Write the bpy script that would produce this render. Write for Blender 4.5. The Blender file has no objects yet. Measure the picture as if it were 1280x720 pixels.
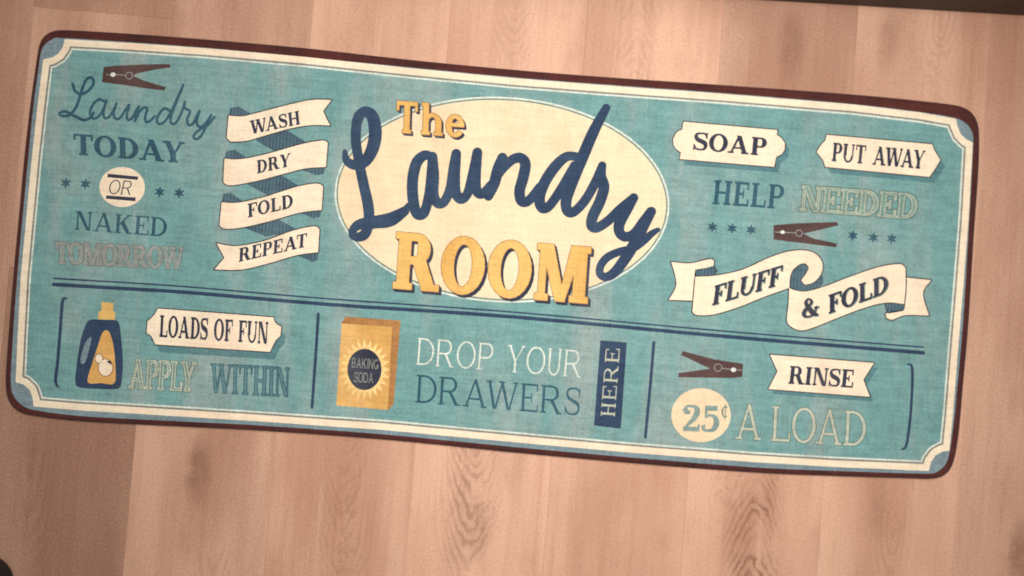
import bpy, math, random
import numpy as np
from mathutils import Matrix, Vector
from mathutils.geometry import delaunay_2d_cdt
random.seed(4)
S = bpy.context.scene
COL = S.collection
R_ = math.radians

# ------------------------------------------------------------------ camera, world, lamp, exposure
F, AX, AY, H = 1000.0, 0.0183, -0.0234, 1.0078
def _rot(ax, ay):
    cx, sx, cy, sy = math.cos(ax), math.sin(ax), math.cos(ay), math.sin(ay)
    return np.array([[1, 0, 0], [0, cx, -sx], [0, sx, cx]]) @ np.array([[cy, 0, sy], [0, 1, 0], [-sy, 0, cy]])
RM = _rot(AX, AY)
cd = bpy.data.cameras.new('camera'); cam = bpy.data.objects.new('camera', cd); COL.objects.link(cam)
cd.sensor_width = 36; cd.lens = F / 1280 * 36; cd.clip_start = .01; cd.clip_end = 100
M4 = Matrix([list(r) for r in RM]).to_4x4(); M4.translation = Vector((0, 0, H)); cam.matrix_world = M4
cd.dof.use_dof = True; cd.dof.focus_distance = .93; cd.dof.aperture_fstop = 1.3
S.camera = cam
S.view_settings.view_transform = 'Standard'; S.view_settings.look = 'None'
S.view_settings.exposure = 0; S.view_settings.gamma = 1
W = bpy.data.worlds.new('World'); S.world = W; W.use_nodes = True
W.node_tree.nodes['Background'].inputs[0].default_value = (1.0, .94, .88, 1)
W.node_tree.nodes['Background'].inputs[1].default_value = .14
ld = bpy.data.lights.new('ceiling_lamp', 'AREA'); lamp = bpy.data.objects.new('ceiling_lamp', ld); COL.objects.link(lamp)
ld.shape = 'DISK'; ld.spread = R_(140); ld.size = .8; ld.energy = 16.6; ld.color = (1, .96, .915)
lamp.location = (.10, .22, 1.38)
d = Vector((.16, .02, 0)) - lamp.location
lamp.rotation_euler = d.to_track_quat('-Z', 'Y').to_euler()

# ------------------------------------------------------------------ pixel plan -> place on the floor
ZT = .010                                    # top of the mat
def at(x, y, z=ZT):
    x = np.asarray(x, float); y = np.asarray(y, float)
    v = np.stack([(x - 640) / F, -(y - 360) / F, -np.ones_like(x)], -1) @ RM.T
    t = (z - H) / v[..., 2]
    return v * t[..., None] + np.array([0, 0, H])

# ------------------------------------------------------------------ materials
def nodes(name):
    m = bpy.data.materials.new(name); m.use_nodes = True
    nt = m.node_tree; b = nt.nodes['Principled BSDF']
    return m, nt, b
def nd(nt, typ, **kw):
    n = nt.nodes.new(typ)
    for k, v in kw.items():
        if k.startswith('_'): n.inputs[k[1:]].default_value = v
        else: setattr(n, k, v)
    return n
def math_(nt, op, a, b=None, c=None):
    n = nt.nodes.new('ShaderNodeMath'); n.operation = op
    for i, v in enumerate((a, b, c)):
        if v is None: continue
        if isinstance(v, (int, float)): n.inputs[i].default_value = v
        else: nt.links.new(v, n.inputs[i])
    return n.outputs[0]
def mix_(nt, fac, a, b, blend='MIX'):
    n = nt.nodes.new('ShaderNodeMix'); n.data_type = 'RGBA'; n.blend_type = blend
    for sock, v in ((n.inputs[0], fac), (n.inputs[6], a), (n.inputs[7], b)):
        if isinstance(v, (int, float)): sock.default_value = v
        elif isinstance(v, tuple): sock.default_value = (*v, 1)
        else: nt.links.new(v, sock)
    return n.outputs[2]
def ramp_(nt, v, lo, hi):
    n = nt.nodes.new('ShaderNodeMapRange'); n.interpolation_type = 'SMOOTHSTEP'
    n.inputs[1].default_value = lo; n.inputs[2].default_value = hi
    nt.links.new(v, n.inputs[0]); return n.outputs[0]
def noise_(nt, vec, scale, detail=3, rough=.55, dist=0):
    n = nd(nt, 'ShaderNodeTexNoise', _Scale=scale, _Detail=detail, _Roughness=rough, _Distortion=dist)
    nt.links.new(vec, n.inputs['Vector']); return n.outputs[0]
def lin(c):
    return tuple(((v / 255) / 12.92 if v / 255 < .04045 else ((v / 255 + .055) / 1.055) ** 2.4) for v in c)
def mapping_(nt, vec, scale, rot=0):
    n = nd(nt, 'ShaderNodeMapping'); n.inputs['Scale'].default_value = scale; n.inputs['Rotation'].default_value = (0, 0, rot)
    nt.links.new(vec, n.inputs[0]); return n.outputs[0]

def fabric(name, rgb, alt=None, altamt=.5, speck=.30, streak=.16, hatch=0):
    """printed woven cloth: a dye colour, a patchy second colour, thread speckle and weave bump"""
    m, nt, b = nodes(name)
    g = nd(nt, 'ShaderNodeNewGeometry').outputs['Position']
    base = lin(rgb); c = base
    if alt:
        n1 = noise_(nt, mapping_(nt, g, (1.5, .36, 1), .08), 9, 4, .6, .4)
        c = mix_(nt, math_(nt, 'MULTIPLY', ramp_(nt, n1, .42, .70), altamt), base, lin(alt))
    r = mapping_(nt, g, (1, 1, 1), .08)
    sx = noise_(nt, mapping_(nt, r, (30, 420, 1)), 1, 2, .6)
    sy = noise_(nt, mapping_(nt, r, (420, 30, 1)), 1, 2, .6)
    st = math_(nt, 'ADD', sx, sy)                      # mean about 1
    mid = noise_(nt, g, 45, 3, .6)
    brushy = noise_(nt, mapping_(nt, r, (20, 150, 1)), 1, 4, .65)
    grain = noise_(nt, g, 360, 2, .6)
    f = math_(nt, 'ADD', math_(nt, 'MULTIPLY', math_(nt, 'SUBTRACT', st, 1.0), streak * 2.2),
              math_(nt, 'ADD', math_(nt, 'MULTIPLY', math_(nt, 'SUBTRACT', mid, .5), 0.50 * min(1, speck / .2)), math_(nt, 'MULTIPLY', math_(nt, 'SUBTRACT', brushy, .5), 0.56 * min(1, speck / .2))))
    f = math_(nt, 'ADD', f, math_(nt, 'MULTIPLY', math_(nt, 'SUBTRACT', grain, .5), speck * 2.4))
    if hatch:
        sp = nd(nt, 'ShaderNodeSeparateXYZ'); nt.links.new(r, sp.inputs[0])
        f = math_(nt, 'SUBTRACT', f, math_(nt, 'MULTIPLY', math_(nt, 'SINE', math_(nt, 'MULTIPLY', sp.outputs[0], 2 * math.pi / .0042)), hatch))
    k = math_(nt, 'ADD', f, 1.0)
    comb = nd(nt, 'ShaderNodeCombineColor')
    for i in range(3): nt.links.new(k, comb.inputs[i])
    out = mix_(nt, 1.0, c, comb.outputs[0], 'MULTIPLY')
    nt.links.new(out, b.inputs['Base Color'])
    b.inputs['Roughness'].default_value = .9; b.inputs['Specular IOR Level'].default_value = .18
    b.inputs['Sheen Weight'].default_value = .06
    bp = nd(nt, 'ShaderNodeBump', _Strength=.35, _Distance=.0006)
    hh = math_(nt, 'ADD', st, math_(nt, 'MULTIPLY', noise_(nt, g, 16, 3, .5), 2.5))
    nt.links.new(hh, bp.inputs['Height']); nt.links.new(bp.outputs[0], b.inputs['Normal'])
    return m
MT = dict(
    teal=fabric('teal_cloth', (110, 151, 149), (146, 160, 156), .8, .22, .15),
    margin=fabric('slate_blue_cloth', (122, 140, 146), (110, 134, 140), .6),
    cream=fabric('cream_cloth', (236, 219, 192), (234, 204, 176), .7, .12, .09),
    ovalcream=fabric('pale_cream_cloth', (226, 210, 176), (231, 199, 163), .85, .10, .09),
    maroon=fabric('maroon_binding', (82, 42, 38), (62, 36, 34), .8),
    navy=fabric('navy_print', (48, 64, 88), (62, 80, 100), .8),
    ink=fabric('dark_ink_print', (52, 54, 70), (78, 78, 88), .7),
    slate=fabric('slate_print', (50, 80, 96), (72, 108, 118), .9),
    fold=fabric('dark_teal_fold', (72, 94, 106), (86, 110, 118), .8, hatch=.22),
    shade=fabric('teal_shadow_print', (84, 122, 126), (96, 130, 132), .8),
    yellow=fabric('mustard_print', (222, 180, 108), (210, 158, 84), .9, .14, .14),
    orange=fabric('orange_print', (206, 158, 90), (216, 172, 110), .9, .16, .14),
    brown=fabric('brown_orange_print', (168, 120, 72), (152, 106, 64), .8),
    rust=fabric('rust_line_print', (140, 96, 66), (120, 88, 70), .8),
    peg=fabric('red_brown_print', (80, 60, 58), (96, 74, 70), .7),
    pegline=fabric('grey_peg_print', (140, 136, 136), (150, 150, 150), .7),
    white=fabric('faded_white_print', (210, 214, 202), (192, 202, 192), .8),
    olive=fabric('olive_print', (100, 126, 118), (114, 130, 118), .8),
    taupe=fabric('taupe_print', (110, 126, 124), (122, 122, 116), .8),
    buff=fabric('buff_outline_print', (182, 186, 168), (186, 180, 160), .8),
    pale=fabric('pale_slate_print', (124, 146, 144), (136, 152, 144), .8),
    tanline=fabric('tan_outline_print', (154, 154, 146), (160, 148, 138), .8),
    line=fabric('dark_line_print', (66, 66, 70), (80, 82, 84), .7),
    stone=fabric('stone_line_print', (132, 132, 122), (120, 126, 120), .8),
    sage=fabric('sage_print', (116, 144, 134), (126, 146, 132), .8),
    tanfill=fabric('grey_tan_print', (128, 142, 138), (140, 138, 130), .8),
    ray=fabric('pale_yellow_print', (238, 202, 138), (228, 188, 118), .8),
    deepteal=fabric('deep_teal_print', (50, 84, 98), (64, 104, 116), .8),
)

def wood():
    m, nt, b = nodes('light_oak_plank')
    uv = nd(nt, 'ShaderNodeUVMap', uv_map='plank').outputs[0]
    sd = nd(nt, 'ShaderNodeUVMap', uv_map='seed').outputs[0]
    fg = nd(nt, 'ShaderNodeUVMap', uv_map='figure').outputs[0]
    kn = nd(nt, 'ShaderNodeUVMap', uv_map='knot').outputs[0]
    s1 = nd(nt, 'ShaderNodeSeparateXYZ'); nt.links.new(uv, s1.inputs[0]); u, v = s1.outputs[0], s1.outputs[1]
    s2 = nd(nt, 'ShaderNodeSeparateXYZ'); nt.links.new(sd, s2.inputs[0]); r1, r2 = s2.outputs[0], s2.outputs[1]
    def vec(a, bb, c):
        n = nd(nt, 'ShaderNodeCombineXYZ')
        for i, q in enumerate((a, bb, c)):
            if isinstance(q, (int, float)): n.inputs[i].default_value = q
            else: nt.links.new(q, n.inputs[i])
        return n.outputs[0]
    z = math_(nt, 'MULTIPLY', r2, 37.0)
    z2 = math_(nt, 'MULTIPLY', r2, 53.0)
    mul = lambda a, k: math_(nt, 'MULTIPLY', a, k)
    add = lambda a, k: math_(nt, 'ADD', a, k)
    sub = lambda a, k: math_(nt, 'SUBTRACT', a, k)
    warp = sub(noise_(nt, vec(mul(u, 26), mul(v, 15), z), 1, 4, .62), .5)
    warp2 = sub(noise_(nt, vec(mul(u, 5), mul(v, 3.2), z2), 1, 2, .5), .5)
    # growth rings: the distance to a wandering pith under the board
    u0 = mul(sub(r2, .5), .07)
    depth = add(mul(sub(noise_(nt, vec(mul(v, 1.9), z, 1.7), 1, 1, .5), .5), .30), mul(warp, .03))
    uu = add(sub(u, u0), mul(warp2, .03))
    r = math_(nt, 'SQRT', add(math_(nt, 'MULTIPLY', uu, uu), math_(nt, 'MULTIPLY', depth, depth)))
    ring = add(mul(math_(nt, 'SINE', add(mul(r, 2 * math.pi / .0068), mul(warp, 13))), .5), .5)
    ring = math_(nt, 'POWER', ring, 2.2)
    near = ramp_(nt, math_(nt, 'ABSOLUTE', uu), .042, .008)
    patch = ramp_(nt, noise_(nt, vec(mul(u, 8), mul(v, 4.5), z), 1, 2, .5), .46, .66)
    fig = math_(nt, 'MULTIPLY', math_(nt, 'MULTIPLY', ring, near), patch)
    s3 = nd(nt, 'ShaderNodeSeparateXYZ'); nt.links.new(fg, s3.inputs[0])
    s4 = nd(nt, 'ShaderNodeSeparateXYZ'); nt.links.new(kn, s4.inputs[0])
    pw = nd(nt, 'ShaderNodeUVMap', uv_map='power').outputs[0]
    s5 = nd(nt, 'ShaderNodeSeparateXYZ'); nt.links.new(pw, s5.inputs[0])
    wob = sub(noise_(nt, vec(mul(u, 38), mul(v, 30), z2), 1, 4, .6), .5)
    fu, fv = add(sub(u, s3.outputs[0]), mul(wob, .012)), sub(v, s3.outputs[1])
    afv = math_(nt, 'ABSOLUTE', fv)
    rr = add(math_(nt, 'SQRT', add(math_(nt, 'MULTIPLY', fu, fu), .00006)), add(mul(afv, .40), add(mul(wob, .014), mul(warp, .020))))
    arch = math_(nt, 'POWER', add(mul(math_(nt, 'SINE', mul(rr, 2 * math.pi / .0078)), .5), .5), 2.0)
    amask = math_(nt, 'MULTIPLY', ramp_(nt, math_(nt, 'ABSOLUTE', fu), .046, .010), ramp_(nt, afv, .24, .10))
    amask = math_(nt, 'MULTIPLY', amask, ramp_(nt, noise_(nt, vec(mul(u, 30), mul(v, 16), z), 1, 2, .6), .30, .62))
    arch = math_(nt, 'MULTIPLY', add(mul(arch, .8), .22), amask)
    ku, kv = add(sub(u, s4.outputs[0]), mul(wob, .02)), add(sub(v, s4.outputs[1]), mul(warp2, .03))
    kr = math_(nt, 'SQRT', add(math_(nt, 'MULTIPLY', mul(ku, 2.6), mul(ku, 2.6)), math_(nt, 'MULTIPLY', kv, kv)))
    knot = math_(nt, 'MULTIPLY', ramp_(nt, kr, .060, .008), add(mul(ramp_(nt, wob, -.2, .2), .6), .4))
    streak = noise_(nt, vec(mul(u, 70), mul(v, 2.2), z2), 1, 4, .65)
    pore = noise_(nt, vec(mul(u, 420), mul(v, 22), z), 1, 2, .6)
    cloud = noise_(nt, vec(mul(u, 9), mul(v, 2.6), z2), 1, 3, .5)
    grain = noise_(nt, vec(u, v, 0), 340, 2, .7)
    base = mix_(nt, ramp_(nt, cloud, .3, .7), lin((211, 167, 141)), lin((181, 135, 111)))
    base = mix_(nt, mul(ramp_(nt, streak, .45, .8), .38), base, lin((164, 112, 86)))
    base = mix_(nt, mul(ramp_(nt, streak, .42, .2), .35), base, lin((230, 188, 160)))
    base = mix_(nt, mul(fig, .20), base, lin((132, 88, 68)))
    base = mix_(nt, mul(math_(nt, 'MULTIPLY', arch, s5.outputs[0]), .78), base, lin((122, 80, 62)))
    base = mix_(nt, mul(math_(nt, 'MULTIPLY', knot, s5.outputs[1]), .62), base, lin((116, 76, 58)))
    fleck = noise_(nt, vec(mul(u, 24), mul(v, 10), z2), 1, 5, .7)
    base = mix_(nt, mul(ramp_(nt, fleck, .5, .8), .30), base, lin((150, 104, 80)))
    base = mix_(nt, mul(ramp_(nt, pore, .58, .8), .22), base, lin((140, 96, 74)))
    tone = add(mul(sub(r1, .6), .42), add(mul(sub(grain, .5), .62), 1.0))
    cc = nd(nt, 'ShaderNodeCombineColor')
    for i in range(3): nt.links.new(tone, cc.inputs[i])
    nt.links.new(mix_(nt, 1.0, base, cc.outputs[0], 'MULTIPLY'), b.inputs['Base Color'])
    b.inputs['Roughness'].default_value = .55; b.inputs['Specular IOR Level'].default_value = .28
    bp = nd(nt, 'ShaderNodeBump', _Strength=.2, _Distance=.0004)
    nt.links.new(add(streak, add(mul(ring, .5), pore)), bp.inputs['Height']); nt.links.new(bp.outputs[0], b.inputs['Normal'])
    return m

def plain(name, rgb, rough=.5, bump=0.0):
    m, nt, b = nodes(name)
    g = nd(nt, 'ShaderNodeNewGeometry').outputs['Position']
    n = noise_(nt, g, 30, 4, .6)
    c = lin(rgb)
    nt.links.new(mix_(nt, ramp_(nt, n, .3, .7), c, tuple(v * .75 for v in c)), b.inputs['Base Color'])
    b.inputs['Roughness'].default_value = rough
    return m

# ------------------------------------------------------------------ object helpers
WORLD_AT = {}
def link(name, verts, faces, mat, parent=None, smooth=False, origin=None):
    v = np.asarray(verts, float)
    c = np.array(origin) if origin is not None else (v.min(0) + v.max(0)) / 2
    me = bpy.data.meshes.new(name); me.from_pydata((v - c).tolist(), [], [list(f) for f in faces]); me.update()
    if smooth:
        for p in me.polygons: p.use_smooth = True
    o = bpy.data.objects.new(name, me); COL.objects.link(o)
    if mat: me.materials.append(mat)
    WORLD_AT[o.name] = c
    if parent:
        o.parent = parent; o.location = Vector(c - WORLD_AT[parent.name])
    else: o.location = Vector(c)
    return o
def tag(o, label=None, cat=None, group=None, kind=None):
    for k, v in (('label', label), ('category', cat), ('group', group), ('kind', kind)):
        if v: o[k] = v
    return o

# ------------------------------------------------------------------ outlines as signed fields (plan units = photograph pixels)
def catmull(P, n=8, closed=True):
    P = np.asarray(P, float); N = len(P); out = []
    rng = range(N) if closed else range(N - 1)
    for i in rng:
        if closed: a, b, c, d_ = P[(i - 1) % N], P[i], P[(i + 1) % N], P[(i + 2) % N]
        else: a, b, c, d_ = P[max(i - 1, 0)], P[i], P[i + 1], P[min(i + 2, N - 1)]
        for k in range(n):
            t = k / n
            out.append(.5 * (2 * b + (c - a) * t + (2 * a - 5 * b + 4 * c - d_) * t * t + (3 * b - a - 3 * c + d_) * t ** 3))
    if not closed: out.append(P[-1])
    return np.array(out)
def rounded(P, step=3.0, soft=3):
    Q = catmull(P, 10); Q = np.vstack([Q, Q[:1]])
    s_ = np.r_[0, np.cumsum(np.hypot(*np.diff(Q, axis=0).T))]
    t = np.linspace(0, s_[-1], int(s_[-1] / step), endpoint=False)
    R = np.stack([np.interp(t, s_, Q[:, i]) for i in (0, 1)], 1)
    for _ in range(soft): R = .25 * np.roll(R, 1, 0) + .5 * R + .25 * np.roll(R, -1, 0)
    return R
def soft(P, ang=48, n=6):
    P = np.asarray(P, float); N = len(P); cor = []
    for i in range(N):
        a, b = P[i] - P[i - 1], P[(i + 1) % N] - P[i]
        t = math.degrees(abs(math.atan2(a[0] * b[1] - a[1] * b[0], a @ b)))
        if t > ang: cor.append(i)
    if len(cor) < 2: return catmull(P, n)
    out = []
    for a, b in zip(cor, cor[1:] + [cor[0] + N]):
        seg = [P[i % N] for i in range(a, b + 1)]
        out += list(catmull(seg, n, False)[:-1])
    return np.array(out)
class Fd:                                   # a field with its bounds: positive inside
    def __init__(s, f, bb): s.f, s.bb = f, bb
def poly(P):
    P = np.asarray(P, float)
    def f(X, Y):
        dmin = np.full(X.shape, 1e9); ins = np.zeros(X.shape, bool)
        for i in range(len(P)):
            x0, y0 = P[i]; x1, y1 = P[(i + 1) % len(P)]
            ex, ey = x1 - x0, y1 - y0; L = ex * ex + ey * ey
            if L < 1e-12: continue
            t = np.clip(((X - x0) * ex + (Y - y0) * ey) / L, 0, 1)
            dmin = np.minimum(dmin, (X - x0 - t * ex) ** 2 + (Y - y0 - t * ey) ** 2)
            if abs(ey) > 1e-12:
                ins ^= ((y0 > Y) != (y1 > Y)) & (X < ex * (Y - y0) / ey + x0)
        return np.where(ins, 1, -1) * np.sqrt(dmin)
    return Fd(f, (P[:, 0].min(), P[:, 1].min(), P[:, 0].max(), P[:, 1].max()))
def blob(P, n=8): return poly(catmull(P, n))
def ell(cx, cy, rx, ry, rot=0):
    c, s = math.cos(rot), math.sin(rot)
    def f(X, Y):
        x = (X - cx) * c + (Y - cy) * s; y = -(X - cx) * s + (Y - cy) * c
        k = np.sqrt((x / rx) ** 2 + (y / ry) ** 2)
        g = np.sqrt((x / rx ** 2) ** 2 + (y / ry ** 2) ** 2) + 1e-9
        return np.where(k < .3, min(rx, ry) * (1 - k), k * (1 - k) / g)
    m = max(rx, ry); return Fd(f, (cx - m, cy - m, cx + m, cy + m))
def brush(P, r, n=10):
    P = np.asarray(P, float); r = np.asarray(r if np.ndim(r) else [r] * len(P), float)
    Q = catmull(np.c_[P, r], n, False)
    def f(X, Y):
        o = np.full(X.shape, -1e9)
        for (x0, y0, r0), (x1, y1, r1) in zip(Q[:-1], Q[1:]):
            ex, ey = x1 - x0, y1 - y0; L = ex * ex + ey * ey + 1e-12
            t = np.clip(((X - x0) * ex + (Y - y0) * ey) / L, 0, 1)
            o = np.maximum(o, r0 + (r1 - r0) * t - np.sqrt((X - x0 - t * ex) ** 2 + (Y - y0 - t * ey) ** 2))
        return o
    m = r.max(); return Fd(f, (P[:, 0].min() - m, P[:, 1].min() - m, P[:, 0].max() + m, P[:, 1].max() + m))
def union(*fs):
    return Fd(lambda X, Y: np.maximum.reduce([a.f(X, Y) for a in fs]),
              (min(a.bb[0] for a in fs), min(a.bb[1] for a in fs), max(a.bb[2] for a in fs), max(a.bb[3] for a in fs)))
def inter(a, b):
    return Fd(lambda X, Y: np.minimum(a.f(X, Y), b.f(X, Y)), (max(a.bb[0], b.bb[0]), max(a.bb[1], b.bb[1]), min(a.bb[2], b.bb[2]), min(a.bb[3], b.bb[3])))
def cut(a, b): return Fd(lambda X, Y: np.minimum(a.f(X, Y), -b.f(X, Y)), a.bb)
def grow(a, k): return Fd(lambda X, Y: a.f(X, Y) + k, (a.bb[0] - k, a.bb[1] - k, a.bb[2] + k, a.bb[3] + k))
def band(a, lo, hi):                        # lo < field < hi
    def f(X, Y):
        q = a.f(X, Y); return np.minimum(q - lo, hi - q)
    k = max(0, -lo); return Fd(f, (a.bb[0] - k, a.bb[1] - k, a.bb[2] + k, a.bb[3] + k))
def shift(a, dx, dy):
    return Fd(lambda X, Y: a.f(X - dx, Y - dy), (a.bb[0] + dx, a.bb[1] + dy, a.bb[2] + dx, a.bb[3] + dy))
def sweep(a, dx, dy, n=4): return union(*[shift(a, dx * k / n, dy * k / n) for k in range(n + 1)])

def contours(fd, res):
    x0, y0, x1, y1 = fd.bb; pad = 2.2 * res
    xs = np.arange(x0 - pad, x1 + pad + res, res) + .000137; ys = np.arange(y0 - pad, y1 + pad + res, res) + .000191
    X, Y = np.meshgrid(xs, ys); V = fd.f(X, Y)
    V[0, :] = V[-1, :] = -1; V[:, 0] = V[:, -1] = -1
    B = V > 0
    code = B[:-1, :-1] * 1 + B[:-1, 1:] * 2 + B[1:, 1:] * 4 + B[1:, :-1] * 8
    nxt = {}; pt = {}
    def e(j, i, k):                         # crossing on edge k of cell
        if k == 0: key, a, b = ('h', j, i), (j, i), (j, i + 1)
        elif k == 1: key, a, b = ('v', j, i + 1), (j, i + 1), (j + 1, i + 1)
        elif k == 2: key, a, b = ('h', j + 1, i), (j + 1, i), (j + 1, i + 1)
        else: key, a, b = ('v', j, i), (j, i), (j + 1, i)
        if key not in pt:
            va, vb = V[a], V[b]; t = min(max(va / (va - vb), .02), .98)
            pt[key] = (xs[a[1]] + (xs[b[1]] - xs[a[1]]) * t, ys[a[0]] + (ys[b[0]] - ys[a[0]]) * t)
        return key
    # directed segments keep the inside on one side
    T = {1: [(3, 0)], 2: [(0, 1)], 3: [(3, 1)], 4: [(1, 2)], 5: [(3, 0), (1, 2)], 6: [(0, 2)], 7: [(3, 2)],
         8: [(2, 3)], 9: [(2, 0)], 10: [(0, 1), (2, 3)], 11: [(2, 1)], 12: [(1, 3)], 13: [(1, 0)], 14: [(0, 3)]}
    for j, i in zip(*np.nonzero((code > 0) & (code < 15))):
        for a, b in T[int(code[j, i])]: nxt[e(j, i, a)] = e(j, i, b)
    loops = []
    while nxt:
        k0 = next(iter(nxt)); L = []; k = k0
        while k in nxt:
            L.append(pt[k]); k = nxt.pop(k)
        if len(L) > 3: loops.append(np.array(L))
    return loops
def simplify(L, tol):
    n = len(L)
    if n < 6: return L
    far = int(np.argmax(((L - L[0]) ** 2).sum(1)))
    keep = np.zeros(n, bool); keep[0] = keep[far] = True
    st = [(0, far), (far, n)]
    P = np.vstack([L, L[:1]])
    while st:
        a, b = st.pop()
        if b - a < 2: continue
        d_ = P[b] - P[a]; l = math.hypot(*d_) + 1e-12; q = P[a + 1:b] - P[a]
        dist = np.abs(d_[0] * q[:, 1] - d_[1] * q[:, 0]) / l
        k = int(np.argmax(dist))
        if dist[k] > tol:
            m = a + 1 + k; keep[m % n] = True; st += [(a, m), (m, b)]
    return L[keep]
LZ = 6e-5
def pr(name, fd, mat, parent, layer, res=.5, tol=None, label=None):
    """one printed shape as its own mesh on the cloth"""
    loops = [simplify(L, tol or res * .13) for L in contours(fd, res)]
    loops = [L for L in loops if len(L) > 2]
    vs, es = [], []
    for L in loops:
        k = len(vs); vs += [Vector(p) for p in L]; es += [(k + i, k + (i + 1) % len(L)) for i in range(len(L))]
    if not vs: raise ValueError('empty print ' + name)
    V2, _, Fc, *_ = delaunay_2d_cdt(vs, es, [], 0, 1e-7)
    P = np.array([tuple(p) for p in V2])
    C = np.array([P[list(f)].mean(0) for f in Fc]); inside = np.zeros(len(C), bool)
    for L in loops:                           # even-odd: keep what lies inside the outline and outside its holes
        for k in range(len(L)):
            (xa, ya), (xb, yb) = L[k], L[(k + 1) % len(L)]
            if ya == yb: continue
            lo, hi = (ya, yb) if ya < yb else (yb, ya)
            inside ^= (C[:, 1] >= lo) & (C[:, 1] < hi) & (C[:, 0] < xa + (xb - xa) * (C[:, 1] - ya) / (yb - ya))
    Fc = [f for f, q in zip(Fc, inside) if q]
    used = sorted({i for f in Fc for i in f}); ix = {a: b for b, a in enumerate(used)}
    P = P[used]; Fc = [[ix[i] for i in f] for f in Fc]
    Wp = at(P[:, 0], P[:, 1], ZT + layer * LZ)
    tri = []
    for f in Fc:
        a, b, c = (P[i] for i in f[:3])
        ar = (b[0] - a[0]) * (c[1] - a[1]) - (b[1] - a[1]) * (c[0] - a[0])
        tri.append(list(f) if ar < 0 else list(f)[::-1])      # y runs down in plan: face up
    o = link(name, Wp, tri, MT[mat], parent)
    if label: o['label'] = label
    return o

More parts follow.
